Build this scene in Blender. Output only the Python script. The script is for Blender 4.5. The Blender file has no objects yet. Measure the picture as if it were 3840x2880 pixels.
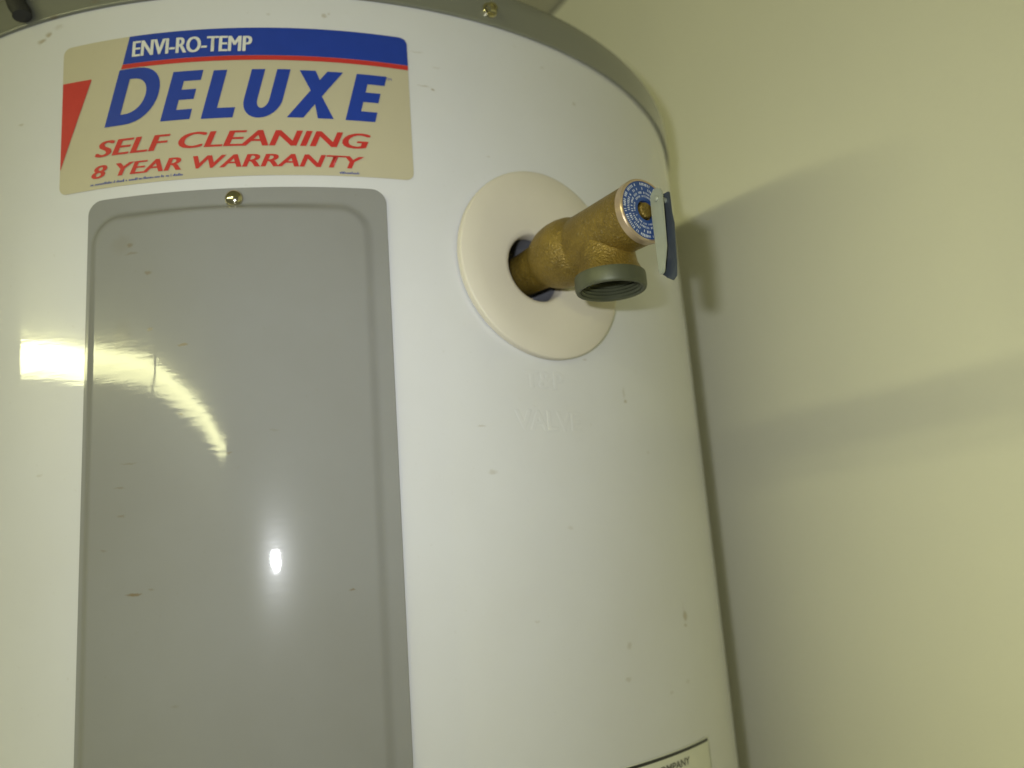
import bpy, bmesh, math, random
from mathutils import Vector, Matrix
random.seed(7)
S = bpy.context.scene
COL = S.collection
ZC = 1.25                 # height of the camera's eye above the floor line (z = 0)
R = 0.27                  # radius of the tank jacket
rad = math.radians

# ------------------------------------------------------------------ camera
DCAM, FPX, YAW, PIT, ROLL = 2.4854 * R, 3383.5, 0.2129, 0.2124, -0.0757
cy, sy, cp, sp = math.cos(YAW), math.sin(YAW), math.cos(PIT), math.sin(PIT)
FWD = Vector((sy * cp, cy * cp, sp)); RT0 = Vector((cy, -sy, 0)); UP0 = RT0.cross(FWD)
RT = RT0 * math.cos(ROLL) + UP0 * math.sin(ROLL)
UPV = UP0 * math.cos(ROLL) - RT0 * math.sin(ROLL)
CAM = Vector((0, -DCAM, ZC))
cam = bpy.data.cameras.new('camera'); camo = bpy.data.objects.new('camera', cam); COL.objects.link(camo)
mw = Matrix((RT, UPV, -FWD)).transposed().to_4x4(); mw.translation = CAM
camo.matrix_world = mw
cam.sensor_fit = 'HORIZONTAL'; cam.sensor_width = 36.0; cam.lens = 36.0 * FPX / 3840.0
cam.clip_start = 0.01; cam.clip_end = 60
cam.dof.use_dof = True; cam.dof.focus_distance = 0.385; cam.dof.aperture_fstop = 6.3
S.camera = camo

# ------------------------------------------------------------------ light
W = bpy.data.worlds.new('World'); S.world = W; W.use_nodes = True
bg = W.node_tree.nodes['Background']
bg.inputs['Color'].default_value = (0.98, 1.0, 0.66, 1); bg.inputs['Strength'].default_value = 0.11

E_DIR = Vector((0.309, -0.951, 0))            # direction of the wall and of the row of ceiling lamps
LAMP0 = Vector((-2.02, -0.675, ZC))
LAMP_L = 38.0                                 # brightness of the lamps' diffusers
def ceiling_lamp(s0, s1):
    """a ceiling lamp with a bottom diffuser 0.17 m wide and lit sides 0.04 m high"""
    side = Vector((0.951, 0.309, 0)); c = LAMP0 + E_DIR * ((s0 + s1) / 2)
    for z, off, n, w in ((.580, 0, Vector((0, 0, -1)), .17), (.600, .085, side, .04), (.600, -.085, -side, .04)):
        l = bpy.data.lights.new('ceiling_lamp_light', 'AREA'); l.shape = 'RECTANGLE'
        l.size = s1 - s0; l.size_y = w; l.energy = (LAMP_L if w < .1 else LAMP_L * .68) * math.pi * (s1 - s0) * w; l.color = (0.99, 0.985, 0.50)
        o = bpy.data.objects.new('ceiling_lamp_light', l); COL.objects.link(o)
        m = Matrix((E_DIR, (-n).cross(E_DIR), -n)).transposed().to_4x4()
        m.translation = c + side * off + Vector((0, 0, z)); o.matrix_world = m
ceiling_lamp(0.0, 0.95)
ceiling_lamp(0.99, 3.05)

fl = bpy.data.lights.new('camera_flash_light', 'AREA'); fl.shape = 'ELLIPSE'; fl.size = 0.016; fl.size_y = 0.010
fl.energy = 0.51; fl.spread = rad(115); fl.color = (0.93, 0.965, 1.0)
flo = bpy.data.objects.new('camera_flash_light', fl); COL.objects.link(flo)
fm = mw.copy(); fm.translation = CAM + Vector((-0.036, -0.004, 0.030)); flo.matrix_world = fm

S.render.engine = 'CYCLES'
S.view_settings.view_transform = 'Standard'; S.view_settings.look = 'None'
S.view_settings.gamma = 1.0; S.view_settings.use_curve_mapping = False
S.view_settings.exposure = 0.0
S.cycles.max_bounces = 10

# ------------------------------------------------------------------ node helpers
def new_mat(name):
    m = bpy.data.materials.new(name); m.use_nodes = True
    nt = m.node_tree; b = nt.nodes['Principled BSDF']
    return m, nt, b
def setp(b, **k):
    for n, v in k.items():
        n = n.replace('_', ' ')
        if n in b.inputs:
            b.inputs[n].default_value = v if not (isinstance(v, tuple) and len(v) == 3) else (*v, 1)
def math_n(nt, op, a, b=None, c=None):
    n = nt.nodes.new('ShaderNodeMath'); n.operation = op
    for i, v in enumerate((a, b, c)):
        if v is None: continue
        if hasattr(v, 'is_output'): nt.links.new(v, n.inputs[i])
        else: n.inputs[i].default_value = v
    return n.outputs[0]
def noise(nt, vec, scale, detail=3, rough=.55):
    n = nt.nodes.new('ShaderNodeTexNoise'); n.inputs['Scale'].default_value = scale
    n.inputs['Detail'].default_value = detail; n.inputs['Roughness'].default_value = rough
    if vec is not None: nt.links.new(vec, n.inputs['Vector'])
    return n
def mix_col(nt, fac, a, b):
    n = nt.nodes.new('ShaderNodeMix'); n.data_type = 'RGBA'
    for idx, v in ((0, fac), (6, a), (7, b)):
        if hasattr(v, 'is_output'): nt.links.new(v, n.inputs[idx])
        else: n.inputs[idx].default_value = v if idx == 0 else (*v, 1)
    return n.outputs[2]
def unrolled(nt):
    """surface coordinates of the tank in metres: (arc, height above the eye, 0)"""
    tc = nt.nodes.new('ShaderNodeTexCoord'); sx = nt.nodes.new('ShaderNodeSeparateXYZ')
    nt.links.new(tc.outputs['Object'], sx.inputs[0])
    neg = math_n(nt, 'MULTIPLY', sx.outputs[1], -1.0)
    arc = math_n(nt, 'MULTIPLY', math_n(nt, 'ARCTAN2', sx.outputs[0], neg), R)
    z = math_n(nt, 'SUBTRACT', sx.outputs[2], ZC)
    cb = nt.nodes.new('ShaderNodeCombineXYZ'); nt.links.new(arc, cb.inputs[0]); nt.links.new(z, cb.inputs[1])
    return cb.outputs[0]
def scaled(nt, vec, s):
    n = nt.nodes.new('ShaderNodeVectorMath'); n.operation = 'MULTIPLY'
    nt.links.new(vec, n.inputs[0]); n.inputs[1].default_value = s; return n.outputs[0]
def spots_mask(nt, uv, spots):
    """each spot = (arc mm, height mm, half width mm, half height mm, strength)"""
    wob = noise(nt, uv, 420, 3); wb = nt.nodes.new('ShaderNodeVectorMath'); wb.operation = 'MULTIPLY_ADD'
    nt.links.new(wob.outputs['Color'], wb.inputs[0]); wb.inputs[1].default_value = (.0022, .0022, 0)
    sub = nt.nodes.new('ShaderNodeVectorMath'); sub.operation = 'SUBTRACT'
    nt.links.new(uv, sub.inputs[0]); sub.inputs[1].default_value = (.0011, .0011, 0)
    nt.links.new(sub.outputs[0], wb.inputs[2]); p = wb.outputs[0]
    tot = None
    for (a, z, w, h, s) in spots:
        d = nt.nodes.new('ShaderNodeVectorMath'); d.operation = 'SUBTRACT'
        nt.links.new(p, d.inputs[0]); d.inputs[1].default_value = (a / 1000, z / 1000, 0)
        q = scaled(nt, d.outputs[0], (1000 / w, 1000 / h, 0))
        ln = nt.nodes.new('ShaderNodeVectorMath'); ln.operation = 'LENGTH'; nt.links.new(q, ln.inputs[0])
        mr = nt.nodes.new('ShaderNodeMapRange'); mr.interpolation_type = 'SMOOTHSTEP'
        nt.links.new(ln.outputs['Value'], mr.inputs[0])
        for i, v in ((1, .25), (2, 1.3), (3, s * .85), (4, 0)): mr.inputs[i].default_value = v
        tot = mr.outputs[0] if tot is None else math_n(nt, 'MAXIMUM', tot, mr.outputs[0])
    return tot
def bump(nt, b, height, strength, dist, sock='Normal', also=()):
    n = nt.nodes.new('ShaderNodeBump'); n.inputs['Strength'].default_value = strength
    n.inputs['Distance'].default_value = dist
    nt.links.new(height, n.inputs['Height']); nt.links.new(n.outputs[0], b.inputs[sock])
    for s in also: nt.links.new(n.outputs[0], b.inputs[s])

# ------------------------------------------------------------------ materials
def enamel(name, col, spots, spotcol, rough, coat_rough, grime, ripple, spec=.2, coat=1.0):
    m, nt, b = new_mat(name)
    uv = unrolled(nt)
    g = noise(nt, uv, 9, 5, .6); gr = nt.nodes.new('ShaderNodeMapRange')
    nt.links.new(g.outputs[0], gr.inputs[0])
    for i, v in ((1, .38), (2, .75), (3, 0), (4, grime)): gr.inputs[i].default_value = v
    c = mix_col(nt, gr.outputs[0], col, (col[0] * .80, col[1] * .76, col[2] * .66))
    fine = noise(nt, scaled(nt, uv, (60, 60, 1)), 6, 2); fr = nt.nodes.new('ShaderNodeMapRange')
    nt.links.new(fine.outputs[0], fr.inputs[0])
    for i, v in ((1, .68), (2, .80), (3, 0), (4, .10)): fr.inputs[i].default_value = v
    c = mix_col(nt, fr.outputs[0], c, spotcol)
    sm = spots_mask(nt, uv, spots)
    c = mix_col(nt, sm, c, spotcol)
    nt.links.new(c, b.inputs['Base Color'])
    setp(b, Roughness=rough, Specular_IOR_Level=spec, Coat_Weight=coat, Coat_Roughness=coat_rough, Coat_IOR=1.5)
    cr = math_n(nt, 'ADD', math_n(nt, 'MULTIPLY', sm, .4), coat_rough); nt.links.new(cr, b.inputs['Coat Roughness'])
    rp = noise(nt, scaled(nt, uv, (70, 420, 1)), 1.0, 3, .6)
    rp2 = noise(nt, scaled(nt, uv, (14, 22, 1)), 1.0, 1, .5)
    hh = math_n(nt, 'ADD', rp.outputs[0], math_n(nt, 'MULTIPLY', rp2.outputs[0], 1.5))
    bump(nt, b, hh, ripple, .001, 'Normal', ('Coat Normal',))
    return m

TANK_SPOTS = [(-132, 279.3, 2.2, 1.6, .7), (-136, 276.6, 2.8, 1.3, .75), (-126, 282, 3, 1.5, .25), (6.6, 276.2, 1.3, 1.5, .5), (9, 277.5, .8, .8, .4),
    (59.5, 242, 1.4, .7, .8), (55, 243.5, 4, .5, .4), (151, 257.3, 1.6, 1.2, .4), (210.9, -26.4, 2.6, 2.6, .95), (210.2, -31.4, 1.8, 1.1, .6), (209.5, -24, .7, 6, .3),
    (170.4, 88.6, 1.5, .9, .85), (169.6, 93, .9, 3.2, .4), (73.7, 71.1, 2.4, .6, .35), (78, 49.2, 2.6, 1.2, .3), (153.2, -36.4, 2.2, 1.8, .32),
    (-147.1, 234.1, 1.8, .7, .45), (-20, 276, 1.2, .7, .25), (52, 262, 3.5, .5, .3), (62, 255, 3, .5, .22), (120, 22, 2, 1, .2), (140, 108, 1.6, .6, .4),
    (-128, 60, 2, .9, .22), (150, -52, 2.5, 1.2, .3), (188, 62, 1.3, .8, .25), (96, -20, 1.5, .6, .22), (205, -60, 3, 1.2, .2), (186, -63, 2, 1, .22), (88, 210, 1.2, .6, .3),
    (-93, 180.7, 3, .5, .25), (170, 160, 1.4, .6, .35), (128, 272, 2, .9, .22), (176, 200, 1.2, 1.2, .2)]
M_TANK = enamel('white_enamel', (.625, .628, .645), TANK_SPOTS, (.27, .20, .085), .32, .02, .22, .014)
PANEL_SPOTS = [(-82, 159.1, 1.8, 1.3, .6), (-81, 155, 3.4, .6, .4), (-73.1, 144.9, 1.8, 1.0, .6), (-71.8, 118.6, 1.5, .9, .6), (-57.1, 109.9, 2.4, .6, .8),
    (-77.7, 5.1, 3.8, .7, .95), (-70, 7, 1.5, .5, .4), (10.1, 0.5, 1.4, .6, .7), (-38, 61, 1.2, .6, .5), (-81, 60, 4, .5, .35), (-85, 50, 2.6, .5, .4),
    (-84, 38, 2, .6, .4), (-92, 24, 1.8, .5, .3), (-58, 79, 1.2, .6, .5), (-20, 70, 2, .6, .18), (-60, -40, 1.8, .6, .2), (-86, 160, 6, 5, .16), (-85, 118, 5, 8, .12)]
M_PANEL = enamel('grey_enamel', (.252, .253, .245), PANEL_SPOTS, (.15, .10, .035), .22, .030, .34, .012, .075, .5)
M_CAP = enamel('cap_grey_enamel', (.180, .185, .150), [(-105, 290, 2.5, 1, .5), (30, 296, 2, .8, .4), (-128, 287, 3, .8, .7)], (.10, .07, .03), .42, .2, .35, .04)

def simple(name, col, rough=.5, metal=0.0, var=.12, scale=60, bmp=0.0, coat=0.0, spec=None):
    m, nt, b = new_mat(name)
    tc = nt.nodes.new('ShaderNodeTexCoord')
    n = noise(nt, tc.outputs['Object'], scale, 4)
    c = mix_col(nt, n.outputs[0], tuple(x * (1 - var) for x in col), tuple(min(1, x * (1 + var)) for x in col))
    nt.links.new(c, b.inputs['Base Color'])
    setp(b, Roughness=rough, Metallic=metal, Coat_Weight=coat, Coat_Roughness=.1)
    if spec is not None: setp(b, Specular_IOR_Level=spec)
    if bmp: bump(nt, b, n.outputs[0], bmp, .001)
    return m
M_LABEL = simple('cream_label_paper', (.46, .42, .295), .38, var=.05, scale=25, spec=.35)
M_BLUE = simple('blue_print', (.016, .045, .30), .38, var=.10, scale=180, spec=.35)
M_RED = simple('red_print', (.47, .035, .03), .38, var=.10, scale=180, spec=.35)
M_SILVER = simple('silver_print', (.62, .62, .58), .35, var=.15, scale=300)
M_RATING = simple('white_rating_paper', (.68, .68, .56), .45, var=.04)
M_BLACK = simple('black_print', (.015, .016, .02), .45)
M_GREYP = simple('grey_print', (.14, .14, .11), .5)
M_RING = simple('cream_plastic', (.605, .56, .465), .5, var=.06, scale=35, bmp=.05)
M_FOAM = simple('grey_insulation', (.16, .16, .175), .9, var=.25, scale=200, bmp=.3)
M_STEEL = simple('zinc_steel', (.62, .58, .42), .16, 1.0, var=.2, scale=200)
M_LEVER = simple('dull_galvanised', (.34, .36, .29), .45, .35, var=.15, scale=150)
M_LEVERB = simple('dark_blue_grey', (.085, .100, .120), .38, .45, var=.2, scale=150)  # darker, bluer tone for the lever's far cheek
M_COLLAR = simple('tarnished_bronze', (.080, .086, .048), .5, .3, var=.3, scale=90, bmp=.1)
M_MATT_BLACK = simple('matt_black', (.022, .022, .020), .65)
M_TAGRIM = simple('copper_rim', (.52, .40, .26), .3, .6)
M_TAGTXT = simple('white_print', (.55, .58, .62), .5)
M_TAG = simple('blue_foil', (.028, .070, .225), .38, .1, var=.25, scale=300)

def brass():
    m, nt, b = new_mat('cast_brass')
    tc = nt.nodes.new('ShaderNodeTexCoord')
    n = noise(nt, tc.outputs['Object'], 70, 6, .7); n2 = noise(nt, tc.outputs['Object'], 900, 3)
    c = mix_col(nt, n.outputs[0], (.040, .024, .007), (.40, .275, .050))
    mr = nt.nodes.new('ShaderNodeMapRange'); nt.links.new(n2.outputs[0], mr.inputs[0])
    for i, v in ((1, .60), (2, .78), (3, 0), (4, .55)): mr.inputs[i].default_value = v
    c = mix_col(nt, mr.outputs[0], c, (.50, .43, .26))
    nt.links.new(c, b.inputs['Base Color']); setp(b, Metallic=.55, Roughness=.42)
    bump(nt, b, math_n(nt, 'ADD', n2.outputs[0], n.outputs[0]), .5, .0018)
    return m
M_BRASS = brass()

def plaster(name, col, bs):
    m, nt, b = new_mat(name)
    tc = nt.nodes.new('ShaderNodeTexCoord')
    n = noise(nt, tc.outputs['Object'], 5, 5, .6); f = noise(nt, tc.outputs['Object'], 260, 4, .55)
    c = mix_col(nt, n.outputs[0], tuple(x * .955 for x in col), tuple(x * 1.03 for x in col))
    nt.links.new(c, b.inputs['Base Color']); setp(b, Roughness=.55, Specular_IOR_Level=.35)
    bump(nt, b, f.outputs[0], bs, .001)
    return m
M_WALL = plaster('cream_wall_paint', (.86, .845, .705), .25)
M_CEIL = plaster('ceiling_paint', (.68, .66, .50), .2)

# ------------------------------------------------------------------ mesh helpers
def P(a, z, h=0.0):
    """arc (m), height above eye (m), lift off the jacket (m) -> world"""
    t = a / R; r = R + h
    return Vector((r * math.sin(t), -r * math.cos(t), z + ZC))
def obj(name, verts, faces, mat, parent=None, smooth=True, sharp=35):
    me = bpy.data.meshes.new(name); me.from_pydata([tuple(v) for v in verts], [], faces); me.update()
    if smooth:
        me.polygons.foreach_set('use_smooth', [True] * len(me.polygons))
        me.set_sharp_from_angle(angle=rad(sharp))
    o = bpy.data.objects.new(name, me); COL.objects.link(o)
    me.materials.append(mat)
    if parent: o.parent = parent
    return o
def grid_faces(nr, nc, off=0, closed=False):
    f = []
    for i in range(nr - 1):
        for j in range(nc if closed else nc - 1):
            k = (j + 1) % nc
            f.append((off + i * nc + j, off + i * nc + k, off + (i + 1) * nc + k, off + (i + 1) * nc + j))
    return f
def lathe(O, A, U, V, prof, n=48):
    """prof: list of (t along A, r)"""
    vs = []
    for t, r in prof:
        for j in range(n):
            p = 2 * math.pi * j / n
            vs.append(O + A * t + U * (r * math.cos(p)) + V * (r * math.sin(p)))
    return vs, grid_faces(len(prof), n, 0, True)
def merge(parts):
    V, F = [], []
    for v, f in parts:
        o = len(V); V += list(v); F += [tuple(i + o for i in q) for q in f]
    return V, F
def fix_normals(o):
    bm = bmesh.new(); bm.from_mesh(o.data); bmesh.ops.recalc_face_normals(bm, faces=bm.faces)
    bm.to_mesh(o.data); bm.free(); return o

# ================================================================== setting
NW = Vector((0.951, 0.309, 0)); W0 = 0.32; CEIL = 0.622
def slab(name, c, ux, uy, uz, mat):
    vs = [c + ux * a + uy * b + uz * d for a in (-1, 1) for b in (-1, 1) for d in (-1, 1)]
    fs = [(0, 1, 3, 2), (4, 6, 7, 5), (0, 4, 5, 1), (2, 3, 7, 6), (0, 2, 6, 4), (1, 5, 7, 3)]
    o = obj(name, vs, fs, mat, smooth=False); fix_normals(o); o['kind'] = 'structure'; return o
Zv = Vector((0, 0, 1))
slab('wall', NW * (W0 + .05) + Vector((0, 0, (ZC + CEIL) / 2)), -E_DIR * 1.7, NW * .05, Zv * ((ZC + CEIL) / 2), M_WALL)
slab('ceiling', NW * (W0 - 1.45) + E_DIR * 1.1 + Vector((0, 0, ZC + CEIL + .054)), -E_DIR * 2.8, NW * 1.55, Zv * .05, M_CEIL)

# ================================================================== water heater
heater = bpy.data.objects.new('water_heater', None); COL.objects.link(heater)
heater['label'] = 'white electric water heater tank with grey front panel and brass relief valve'
heater['category'] = 'water heater'

TH_V = 23.5                                   # azimuth of the valve port, degrees
AV = rad(TH_V) * R; ZV = 0.1525; RH = 0.018
# ---- jacket: grid with a round port cut in it
deg0 = TH_V - 8
ths = [rad(deg0 + i) for i in range(361)]
half = R * rad(8)
zrows_mid = [ZV - half + 2 * half * i / 16 for i in range(17)]
zlow = [-1.20, -.9, -.6, -.4, -.3, -.2, -.1, 0.0, .06, ]
zhigh = [.205, .23, .26, .2875, .300]
zrows = zlow + zrows_mid + zhigh
vs, idx = [], {}
for i, z in enumerate(zrows):
    for j in range(360):
        idx[i, j] = len(vs); vs.append(P(ths[j] * R, z))
fs = []
i0 = len(zlow)
for i in range(len(zrows) - 1):
    for j in range(360):
        if i0 <= i < i0 + 16 and 0 <= j < 16: continue
        fs.append((idx[i, j], idx[i, (j + 1) % 360], idx[i + 1, (j + 1) % 360], idx[i + 1, j]))
per = [(i0 + 16, j) for j in range(0, 16)] + [(i0 + 16 - k, 16) for k in range(0, 16)] + [(i0, 16 - k) for k in range(0, 16)] + [(i0 + k, 0) for k in range(0, 16)]
circ = []
for (i, j) in per:
    da, dz = (j - 8) / 8.0, (i - i0 - 8) / 8.0
    l = math.hypot(da, dz); circ.append(len(vs)); vs.append(P(AV + RH * da / l, ZV + RH * dz / l))
for k in range(64):
    a, b = per[k], per[(k + 1) % 64]
    fs.append((idx[a], circ[k], circ[(k + 1) % 64], idx[b]))
# bottom disc
c0 = len(vs); vs.append(Vector((0, 0, ZC - 1.20)))
for j in range(360): fs.append((idx[0, j], c0, idx[0, (j + 1) % 360]))
jacket = fix_normals(obj('jacket', vs, fs, M_TANK, heater, sharp=60))

AX = Vector((math.sin(rad(TH_V)), -math.cos(rad(TH_V)), 0)); TX = Vector((math.cos(rad(TH_V)), math.sin(rad(TH_V)), 0))
OV = Vector((0, 0, ZV + ZC)) + AX * R          # point of the jacket at the port
pv, pf = lathe(OV, AX, TX, Zv, [(.0005, RH + .0003), (-.026, RH + .0003), (-.026, .0005)], 64)
fix_normals(obj('port_lining', pv, pf, M_FOAM, heater))

# ---- grey top cap (skirt, rolled lip, shallow dome)
capo = [(.2868, R + .0002), (.2868, R + .0014), (.2871, R + .0017), (.2878, R + .0018), (.2888, R + .0017), (.2900, R + .0016), (.300, R + .0016), (.3060, R + .0014),
        (.3082, R + .0006), (.3093, R - .0012), (.3098, R - .004), (.312, R - .05), (.318, R - .15), (.321, .003)]
cv, cf = lathe(Vector((0, 0, ZC)), Zv, Vector((1, 0, 0)), Vector((0, 1, 0)), capo, 256)
cap = fix_normals(obj('top_cap', cv, cf, M_CAP, heater, sharp=50))

def screw(name, a, z, h, r, parent, hexed):
    th = a / R; A = Vector((math.sin(th), -math.cos(th), 0)); T = Vector((math.cos(th), math.sin(th), 0))
    O = P(a, z, h)
    if hexed:
        p1 = lathe(O, A, T, Zv, [(-.001, r * 1.25), (.0007, r * 1.25), (.0010, r * 1.15), (.0010, r * .9)], 32)
        hp = [(.0009, r * .92), (.0036, r * .92), (.0042, r * .78), (.0042, r * .5), (.0036, r * .42), (.0036, .0001)]
        p2 = lathe(O, A, T, Zv, hp, 6)
        V, F = merge([p1, p2])
    else:
        prof = [(-.001, r)] + [(r * .72 * math.sin(q), r * math.cos(q)) for q in [rad(d) for d in (0, 12, 25, 38, 50, 62, 72)]] + [(r * .72, .0001)]
        p1 = lathe(O, A, T, Zv, prof, 32); V, F = p1
    o = fix_normals(obj(name, V, F, M_STEEL, parent, sharp=30)); return o
screw('cap_screw', R * rad(20.0), .2948, .0018, .0034, cap, True)

# ---- front access panel: flange with a raised, slightly skewed face
PL, PR_, PT, PB, RC = -.1052, .0324, .1850, -.30, .0070
IL, IR, IT, IB, RI = -.1040, .0262, .1775, -.2925, .016
# the pressed sheet is gently pillowed: lean of the face (degrees) along its width
LEAN = [(-.110, -5.0), (-.096, -5.5), (-.073, -6.6), (-.058, -2.6), (-.049, -.6), (-.041, 3.0), (-.023, 4.9), (.000, 4.6), (.040, 4.2)]
def lean(a):
    for (a0, d0), (a1, d1) in zip(LEAN, LEAN[1:]):
        if a <= a1: return d0 + (d1 - d0) * (a - a0) / (a1 - a0)
    return LEAN[-1][1]
FACE = [.0036]
for k in range(1400): FACE.append(FACE[-1] - math.tan(rad(lean(-.106 + .0001 * (k + .5)))) * .0001)
def face_h(a):
    x = min(max((a + .106) / .0001, 0), 1399.0); i = int(x); return FACE[i] + (FACE[i + 1] - FACE[i]) * (x - i)
def sd_in(a, z):
    cx, cz = (IL + IR) / 2, (IT + IB) / 2; hx, hz = (IR - IL) / 2 - RI, (IT - IB) / 2 - RI
    qx, qz = abs(a - cx) - hx, abs(z - cz) - hz
    return -(math.hypot(max(qx, 0), max(qz, 0)) + min(max(qx, qz), 0) - RI)
def panel_h(a, z):
    d = sd_in(a, z); bw = .0058 - .0008 * min(1, max(0, (-.080 - a) / .015)); t = min(1, max(0, d / bw)); t = t * t * (3 - 2 * t)
    hf = face_h(a)
    return .0016 + (hf - .0016) * t
zs = [PT - .0002 * k for k in range(4)] + [PT - .0008 - .0010 * k for k in range(32)]
z = zs[-1]
while z > PB + .030: z -= .004; zs.append(z)
zs += [PB + .028 - .001 * k for k in range(28)]
us = [0, .0008, .002] + [.004 + .006 * k for k in range(14)]
u = us[-1]
while u < .90: u += .006; us.append(u)
while u < .994: u += .005; us.append(u)
us += [.998, 1.0]
vs, fs = [], []
for z in zs:
    ins = 0
    for zz in (PT - z, z - PB):
        if zz < RC: ins = RC - math.sqrt(max(0, RC * RC - (RC - zz) ** 2))
    a0, a1 = PL + ins, PR_ - ins
    row = [P(a0, z, .0001)] + [P(a0 + (a1 - a0) * u, z, panel_h(a0 + (a1 - a0) * u, z)) for u in us] + [P(a1, z, .0001)]
    vs += row
nc = len(us) + 2
fs = grid_faces(len(zs), nc)
o0 = len(vs)
vs += [P(math.atan2(v.x, -v.y) * R, zs[0] + .0001, .0001) for v in vs[:nc]]
fs += [(o0 + j, o0 + j + 1, j + 1, j) for j in range(nc - 1)]
panel = fix_normals(obj('access_panel', vs, fs, M_PANEL, heater, sharp=50))
screw('panel_screw', -.0366, .1797, .0017, .0042, panel, False)

# ---- flat prints wrapped on the jacket
def wrap_polys(name, polys, h, mat, parent, step=.004):
    """polys: list of (verts2d, faces) in metres (arc, height)"""
    V, F = merge(polys)
    bm = bmesh.new(); bv = [bm.verts.new((v[0], v[1], 0)) for v in V]
    for f in F:
        try: bm.faces.new([bv[i] for i in f])
        except ValueError: pass
    xs = [v[0] for v in V]; x = min(xs) + step
    while x < max(xs):
        g = bm.verts[:] + bm.edges[:] + bm.faces[:]
        bmesh.ops.bisect_plane(bm, geom=g, plane_co=(x, 0, 0), plane_no=(1, 0, 0)); x += step
    for v in bm.verts: v.co = P(v.co.x, v.co.y, h)
    for f in bm.faces:
        f.normal_update(); c = f.calc_center_median()
        if f.normal.x * c.x + f.normal.y * c.y < 0: f.normal_flip()
        f.smooth = True
    me = bpy.data.meshes.new(name); bm.to_mesh(me); bm.free(); me.materials.append(mat)
    o = bpy.data.objects.new(name, me); COL.objects.link(o); o.parent = parent; return o
def text_poly(body, x0, x1, z0, z1, shear=0.0, bold=.0, drop=0.0):
    """built-in lettering fitted to a box; drop = height lost from left to right"""
    cu = bpy.data.curves.new('lettering', 'FONT'); cu.body = body; cu.offset = bold; cu.resolution_u = 4; cu.fill_mode = 'FRONT'
    t = bpy.data.objects.new('lettering', cu); COL.objects.link(t)
    me = bpy.data.meshes.new_from_object(t)
    v = [(q.co.x, q.co.y) for q in me.vertices]; f = [tuple(p.vertices) for p in me.polygons]
    bpy.data.objects.remove(t); bpy.data.curves.remove(cu); bpy.data.meshes.remove(me)
    ax, bx = min(q[0] for q in v), max(q[0] for q in v); az, bz = min(q[1] for q in v), max(q[1] for q in v)
    out = []
    for x, y in v:
        u, w = (x - ax) / (bx - ax), (y - az) / (bz - az)
        z = z0 + (z1 - z0) * w
        out.append((x0 + (x1 - x0 - shear * (z1 - z0)) * u + shear * (z - z0), z - drop * u))
    return out, f
def quad(*p): return [q for q in p], [tuple(range(len(p)))]
mm = lambda pts: [(x / 1000, y / 1000) for x, y in pts]
def rounded_sheet(name, a0, a1, z0, z1, rc, h, mat, parent, skew=0.0):
    n = 70; rows = [z1 - rc * (1 - math.cos(math.pi / 2 * k / 8)) for k in range(9)]
    rows += [z1 - rc - (z1 - z0 - 2 * rc) * k / 10 for k in range(1, 10)]
    rows += [z0 + rc * (1 - math.sin(math.pi / 2 * k / 8)) for k in range(9)]
    vs = []
    for z in rows:
        zz = min(z1 - z, z - z0); ins = rc - math.sqrt(max(0, rc * rc - (rc - zz) ** 2)) if zz < rc else 0
        vs += [P(a0 + ins + (a1 - a0 - 2 * ins) * k / (n - 1), z, h) for k in range(n)]
    return fix_normals(obj(name, vs, grid_faces(len(rows), n), mat, parent))

label = rounded_sheet('brand_label', -.1222, .0470, .1915, .2686, .004, .0003, M_LABEL, heater)
label['label'] = 'cream, blue and red sticker reading DELUXE above the grey panel'
HP = .00055
bl = [(-86.7, 268.4), (-90.1, 254.0), (46.95, 253.2), (46.95, 265.4), (45.9, 267.5), (43.5, 268.4)]
wrap_polys('blue_band', [quad(*mm(bl))], HP, M_BLUE, label)
wrap_polys('red_line', [quad(*mm([(-90.2, 253.9), (-90.9, 251.6), (46.95, 250.6), (46.95, 253.1)]))], HP, M_RED, label)
wrap_polys('red_wedge', [quad(*mm([(-121.9, 249.4), (-121.9, 204.0), (-106.1, 248.9)]))], HP, M_RED, label)
SH = .25
def sheared(pts, zb): return [((x + SH * (z - zb)) / 1000, z / 1000) for x, z in pts]
zb, zt = 221.3, 246.2
def letter_E(x, w, zb, zt):
    s, hh = 6.3, 5.2; H = zt - zb
    r = []
    for (a, b, c, d) in ((0, s, 0, H), (s, w, 0, hh), (s, w - .6, (H - hh) / 2 + .3, (H + hh) / 2 + .3), (s, w + .4, H - hh, H)):
        r.append(quad(*sheared([(x + a, zb + c), (x + b, zb + c), (x + b, zb + d), (x + a, zb + d)], zb)))
    return r
def ring_strip(outer, inner, zb):
    n = len(outer); v = sheared(outer, zb) + sheared(inner, zb)
    return v, [(i, i + 1, n + i + 1, n + i) for i in range(n - 1)]
dz0, dz1 = 222.3, 251.2
def dshape(x, w, z0, z1):
    rr = min(w * .92, (z1 - z0) / 2); pts = [(x, z0)]
    for k in range(17):
        q = -math.pi / 2 + math.pi * k / 16
        e = 1.0
        pts.append((x + w - rr + rr * math.copysign(abs(math.cos(q)) ** .85, math.cos(q)), (z0 + z1) / 2 + (z1 - z0) / 2 * math.copysign(abs(math.sin(q)) ** .95, math.sin(q))))
    pts.append((x, z1)); return pts
od, idd = dshape(-98.8, 23.2, dz0, dz1), dshape(-98.8 + 6.6, 23.2 - 13.0, dz0 + 5.4, dz1 - 5.4)
Dp = ring_strip(od + [od[0]], idd + [idd[0]], dz0)
Lp = [quad(*sheared([(-52, zb), (-45.7, zb), (-45.7, zt), (-52, zt)], zb)), quad(*sheared([(-45.7, zb), (-37.3, zb), (-37.3, zb + 5.2), (-45.7, zb + 5.2)], zb))]
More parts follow.
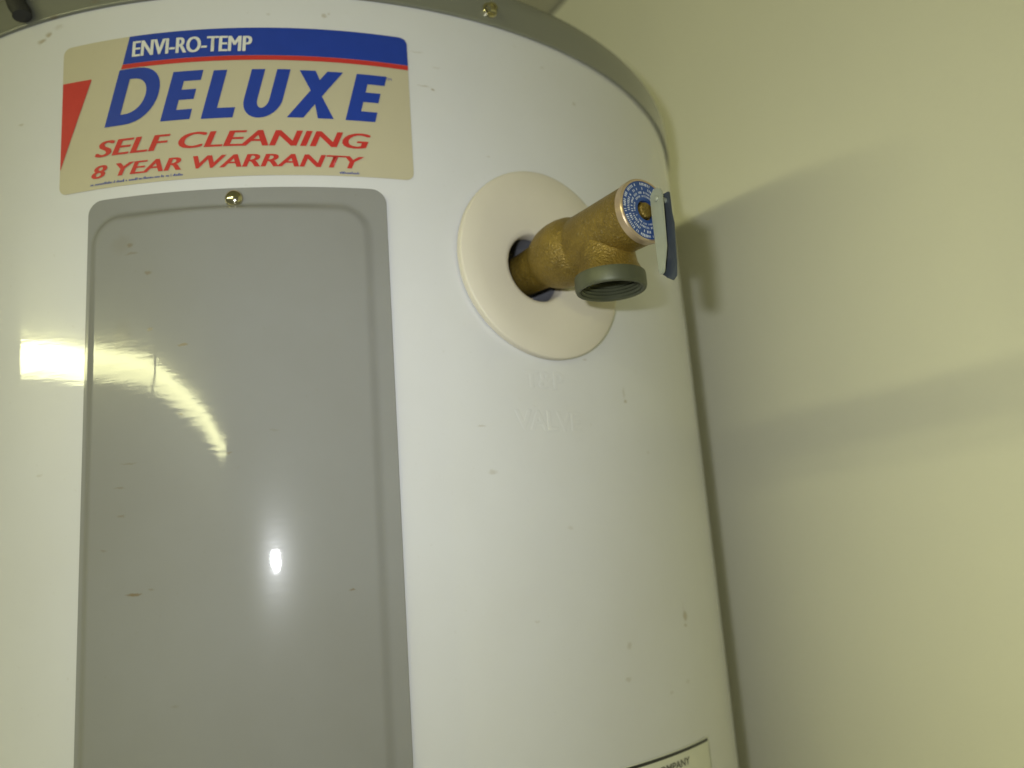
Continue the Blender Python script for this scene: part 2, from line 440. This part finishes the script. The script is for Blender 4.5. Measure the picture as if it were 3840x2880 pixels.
ux, uw = -34.2, 18.0
uo = [(ux, zt)] + [(ux + uw / 2 - uw / 2 * math.cos(math.pi * k / 16), zb - .5 + 9.5 - 9.5 * math.sin(math.pi * k / 16)) for k in range(17)] + [(ux + uw, zt)]
ui = [(ux + 6.2, zt)] + [(ux + uw / 2 - (uw / 2 - 6.2) * math.cos(math.pi * k / 16), zb + 9 - 4.4 * math.sin(math.pi * k / 16)) for k in range(17)] + [(ux + uw - 6.2, zt)]
Up = ring_strip(uo, ui, zb)
Xp = [quad(*sheared([(-12.2, zb - .4), (-4.6, zb - .4), (8.6, zt - .5), (1.2, zt - .5)], zb)),
      quad(*sheared([(2.2, zb - .6), (9.6, zb - .6), (1.35, zb + 11.2), (-2.55, zb + 11.2)], zb)), quad(*sheared([(-2.55 - .35, zb + 11.9), (-11.9, zt - .4), (-4.4, zt - .4), (2.0, zb + 14.2)], zb)),
      ]
wrap_polys('headline_lettering', [Dp] + letter_E(-71.2, 13.9, zb + .4, zt + .6) + Lp + [Up], HP, M_BLUE, label)
wrap_polys('headline_lettering', [Xp[0]] + letter_E(15.0, 14.2, zb - .8, zt - .6), HP, M_BLUE, label)
wrap_polys('headline_lettering', [Xp[1], Xp[2]], HP + .00006, M_BLUE, label)
T = lambda s, x0, x1, z0, z1, sh=0, b=0, d=0: text_poly(s, x0 / 1000, x1 / 1000, z0 / 1000, z1 / 1000, sh, b, d / 1000)
wrap_polys('trademark_lettering', [T('TM', 35.3, 38.2, 243.6, 245.1)], HP, M_BLUE, label)
for k, dx in enumerate((-.35, .35)):
    wrap_polys('brand_lettering', [T('ENVI-RO-TEMP', -85.0 + dx, -27.8 + dx, 257.1, 265.4, .06, 0, 1.6)], HP + .0003 + .00003 * k, M_SILVER, label)
for k, dx in enumerate((-.55, 0, .55)):
    wrap_polys('slogan_lettering', [T('SELF CLEANING', -103.3 + dx, 26.7 + dx, 207.4, 215.4, .42, 0, 1.6)], HP + .00003 * k, M_RED, label)
for k, dx in enumerate((-.45, 0, .45)):
    wrap_polys('warranty_lettering', [T('8 YEAR WARRANTY', -105.2 + dx, 22.8 + dx, 196.8, 203.2, .42, 0, 1.5)], HP + .00003 * k, M_RED, label)
fp = []
def fine_print(x0, x1, z, hgt, dens=.82):
    x = x0; r = []
    while x < x1:
        w = random.uniform(.35, .8); hh = hgt * random.choice((.6, .62, .65, 1.0))
        if random.random() < dens:
            r.append(quad(*mm([(x, z), (x + w * .62, z), (x + w * .62 + .1, z + hh), (x + .1, z + hh)])))
        x += w
    return r
for fpr in (fine_print(-105.4, -60.6, 193.4, 1.25), fine_print(10.6, 20.4, 192.6, 1.25, .95)):
    wrap_polys('fine_print', fpr, HP, M_BLUE, label, step=.02)['kind'] = 'stuff'

# ---- rating plate (its upper right corner shows)
rate = rounded_sheet('rating_plate', .1000, .2236, -.2300, -.0905, .0012, .0003, M_RATING, heater)
rate['label'] = 'white rating plate with a heavy black top rule'
wrap_polys('heavy_rule', [quad((.1005, -.0924), (.2215, -.0927), (.2215, -.0912), (.1005, -.0909))], HP, M_BLACK, rate)
wrap_polys('thin_border', [quad((.2226, -.2290), (.2231, -.2290), (.2231, -.0935), (.2226, -.0935))], HP, M_GREYP, rate)
wrap_polys('rating_lettering', [T('WATER HEATER COMPANY', 108, 196.5, -99.2, -95.6, 0, .03)], HP, M_GREYP, rate)

# ---- marks pressed into the jacket below the valve
def embossed(name, body, x0, x1, z0, z1):
    cu = bpy.data.curves.new('lettering', 'FONT'); cu.body = body; cu.extrude = .03; cu.bevel_depth = .035; cu.bevel_resolution = 2; cu.resolution_u = 3
    t = bpy.data.objects.new('lettering', cu); COL.objects.link(t); me = bpy.data.meshes.new_from_object(t)
    bpy.data.objects.remove(t); bpy.data.curves.remove(cu)
    xs = [v.co.x for v in me.vertices]; ys = [v.co.y for v in me.vertices]; zz = [v.co.z for v in me.vertices]
    for v in me.vertices:
        u = (v.co.x - min(xs)) / (max(xs) - min(xs)); w = (v.co.y - min(ys)) / (max(ys) - min(ys)); d = (v.co.z - min(zz)) / (max(zz) - min(zz))
        v.co = P((x0 + (x1 - x0) * u) / 1000, (z0 + (z1 - z0) * w) / 1000, -.0003 + .00043 * d)
    me.materials.clear(); me.materials.append(M_TANK)
    for p in me.polygons: p.use_smooth = True
    me.set_sharp_from_angle(angle=rad(20))
    o = bpy.data.objects.new(name, me); COL.objects.link(o); o.parent = heater
embossed('embossed_lettering', 'T&P', 99, 124, 90.5, 99.5)
embossed('embossed_lettering', 'VALVE', 92, 133, 69.5, 79.5)

# ---- cream escutcheon ring round the valve port
AR, ZR, RR_ = R * rad(24.7), .1555, .0500
prof = [(1.0, .0002), (1.0, .0028), (.992, .0036), (.97, .0040), (.6, .0040), (.1, .0040), (.03, .0036), (0, .0026), (0, -.004)]
vs = []; n = 96
for t, h in prof:
    for k in range(n):
        q = 2 * math.pi * k / n
        a = (AV + (RH - .0004) * math.cos(q)) * (1 - t) + (AR + RR_ * math.cos(q)) * t
        zz = (ZV + (RH - .0004) * math.sin(q)) * (1 - t) + (ZR + RR_ * math.sin(q)) * t
        lift = .35 * ((a - AR) ** 2) / (2 * R)
        vs.append(P(a, zz, h + (lift if h > .001 else lift * .7)))
ring = fix_normals(obj('escutcheon_ring', vs, grid_faces(len(prof), n, 0, True), M_RING, heater, sharp=50))

# ---- brass temperature and pressure relief valve
vb = [(-.024, .0100), (-.006, .0108), (.006, .0114), (.0095, .0116), (.0105, .0122), (.012, .0132), (.0150, .0145), (.019, .0158), (.024, .0164), (.029, .0163), (.0335, .0155),
      (.0370, .0138), (.0385, .0131), (.0395, .0130), (.0415, .0136), (.055, .0138), (.070, .0141), (.0795, .0142), (.0805, .0142), (.0805, .004)]
p1 = lathe(OV, AX, TX, Zv, vb, 64)
OO = OV + AX * .0555                                   # outlet axis
p2 = lathe(OO, -Zv, TX, AX, [(.000, .0122), (.012, .0126), (.0165, .0132), (.0195, .0145), (.0215, .0154), (.0216, .0128)], 56)
valve = fix_normals(obj('relief_valve', *merge([p1, p2]), M_BRASS, heater, sharp=40))
thr = [(.0212, .0155), (.0214, .0161), (.0224, .0163), (.0272, .0163), (.0284, .0159), (.0287, .0156), (.0287, .0146), (.0281, .0140)]
for k in range(4): thr += [(.0273 - .0016 * k, .0141), (.0265 - .0016 * k, .0133)]
thr += [(.0212, .0124), (.0150, .0118), (.0150, .0004)]
fix_normals(obj('outlet_collar', *lathe(OO, -Zv, TX, AX, thr, 56), M_COLLAR, valve, sharp=30))
fix_normals(obj('tag_rim', *lathe(OV, AX, TX, Zv, [(.0788, .01425), (.0788, .0147), (.0820, .0147), (.0826, .0143), (.0826, .0135), (.0820, .0135)], 56), M_TAGRIM, valve, sharp=30))
fix_normals(obj('identity_tag', *lathe(OV, AX, TX, Zv, [(.0810, .0136), (.0823, .0136), (.0823, .0046), (.0795, .0046)], 56), M_TAG, valve, sharp=30))
# the tag's ring lettering
tv, tf = [], []
for rr, hh, wd in ((.0122, .0013, .00062), (.0101, .0012, .0006), (.0082, .0010, .00055), (.0066, .0009, .0005)):
    q = 0.0
    while q < 2 * math.pi:
        w = wd * random.uniform(.5, 1.0)
        if random.random() < .80:
            o = len(tv)
            for r_, qq in ((rr - hh / 2, q), (rr - hh / 2, q + w / rr), (rr + hh / 2 * random.choice((1, 1, .4)), q + w / rr), (rr + hh / 2, q)):
                tv.append(OV + AX * .08245 + TX * (r_ * math.cos(qq)) + Zv * (r_ * math.sin(qq)))
            tf.append((o, o + 1, o + 2, o + 3))
        q += wd * 1.45 / rr
obj('tag_lettering', tv, tf, M_TAGTXT, valve, smooth=False)
fix_normals(obj('stem', *lathe(OV, AX, TX, Zv, [(.072, .0036), (.0828, .0036), (.0834, .0030), (.0834, .0001)], 24), M_BRASS, valve))

def plate(outline, u_axis, v_axis, n_axis, O, thick, bev=.0003):
    """extruded outline (list of (u, v)) with a small bevel"""
    bm = bmesh.new()
    vv = [bm.verts.new(O + u_axis * a + v_axis * b) for a, b in outline]
    f = bm.faces.new(vv)
    r = bmesh.ops.extrude_face_region(bm, geom=[f])
    bmesh.ops.translate(bm, verts=[e for e in r['geom'] if isinstance(e, bmesh.types.BMVert)], vec=n_axis * thick)
    bmesh.ops.recalc_face_normals(bm, faces=bm.faces)
    bmesh.ops.bevel(bm, geom=[e for e in bm.edges if e.calc_face_angle(0) > .9], offset=bev, segments=2, affect='EDGES')
    v = [x.co.copy() for x in bm.verts]; bm.verts.index_update()
    fcs = [tuple(x.index for x in q.verts) for q in bm.faces]; bm.free(); return v, fcs
def arc(cx, cz, r, d0, d1, n=8): return [(cx + r * math.cos(rad(d0 + (d1 - d0) * k / n)), cz + r * math.sin(rad(d0 + (d1 - d0) * k / n))) for k in range(n + 1)]
# near cheek of the lever: (u along axis, v up)
near = arc(.0878, .0046, .0038, 0, 180) + [(.0838, -.004), (.0842, -.0255)] + arc(.0860, -.0285, .0018, 200, 330, 5) + [(.0905, -.0190), (.0912, -.004)]
lv = plate(near, AX, Zv, TX, OV + TX * .0016, .0010)
pin = lathe(OV + AX * .0880 + Zv * .0035, TX, AX, Zv, [(.0008, .0001), (.0008, .0010), (.0011, .0014), (.0016, .0014), (.0080, .0013), (.0090, .0013), (.0090, .0001)], 20)
lever = fix_normals(obj('lever', *merge([lv, pin]), M_LEVER, valve, sharp=35))
far = [(.0832, .0070)] + [(.0905, .0070), (.0910, .0062), (.0910, -.003), (.0916, -.008), (.0912, -.014), (.0904, -.0260), (.0896, -.0312), (.0874, -.0328), (.0834, -.0302), (.0832, -.022)]  # far cheek of the same lever, coloured darker than the near one
fp1 = plate(far, AX, Zv, TX, OV + TX * .0066, .0010)
web = plate([(.0020, -.0220), (.0068, -.0220), (.0068, -.0305), (.0020, -.0285)], TX, Zv, AX, OV + AX * .0838, .0009)
web2 = plate([(.0020, .0060), (.0068, .0060), (.0068, .0000), (.0020, .0000)], TX, Zv, AX, OV + AX * .0838, .0008)
fix_normals(obj('lever_far_cheek', *merge([fp1, web, web2]), M_LEVERB, valve, sharp=35))

# ================================================================== black tube built for an unidentified dark shape at the cap edge
def tube(name, pts, r, mat, n=16, sub=10):
    P_ = [Vector(p) for p in pts]; path = []
    for i in range(len(P_) - 1):
        a, b, c, d = P_[max(i - 1, 0)], P_[i], P_[i + 1], P_[min(i + 2, len(P_) - 1)]
        for k in range(sub):
            t = k / sub
            path.append(.5 * ((2 * b) + (c - a) * t + (2 * a - 5 * b + 4 * c - d) * t * t + (3 * b - a - 3 * c + d) * t ** 3))
    path.append(P_[-1]); vs = []
    prev = None
    for i, p in enumerate(path):
        t = (path[min(i + 1, len(path) - 1)] - path[max(i - 1, 0)]).normalized()
        u = (prev - t * prev.dot(t)).normalized() if prev else t.orthogonal().normalized(); prev = u; v = t.cross(u)
        k = r * (.3 if i in (0, len(path) - 1) else 1)
        vs += [p + u * (k * math.cos(2 * math.pi * j / n)) + v * (k * math.sin(2 * math.pi * j / n)) for j in range(n)]
    f = grid_faces(len(path), n, 0, True); L = (len(path) - 1) * n
    f += [tuple(range(n)), tuple(range(L, L + n))]
    return fix_normals(obj(name, vs, f, mat, sharp=60))
a_c = -.1465
tubing = tube('black_tube', [P(a_c + .004, .2885, .0062), P(a_c + .003, .292, .0062), P(a_c, .297, .0062), P(a_c - .002, .306, .0065), P(a_c - .006, .3185, -.004), P(a_c - .014, .324, -.03), P(a_c - .03, .33, -.07), P(a_c - .05, .345, -.12), P(a_c - .05, .42, -.16), P(a_c - .05, .615, -.17)], .0045, M_MATT_BLACK)
tubing['label'] = 'black tube over the edge of the grey tank cap'
tubing['category'] = 'tubing'
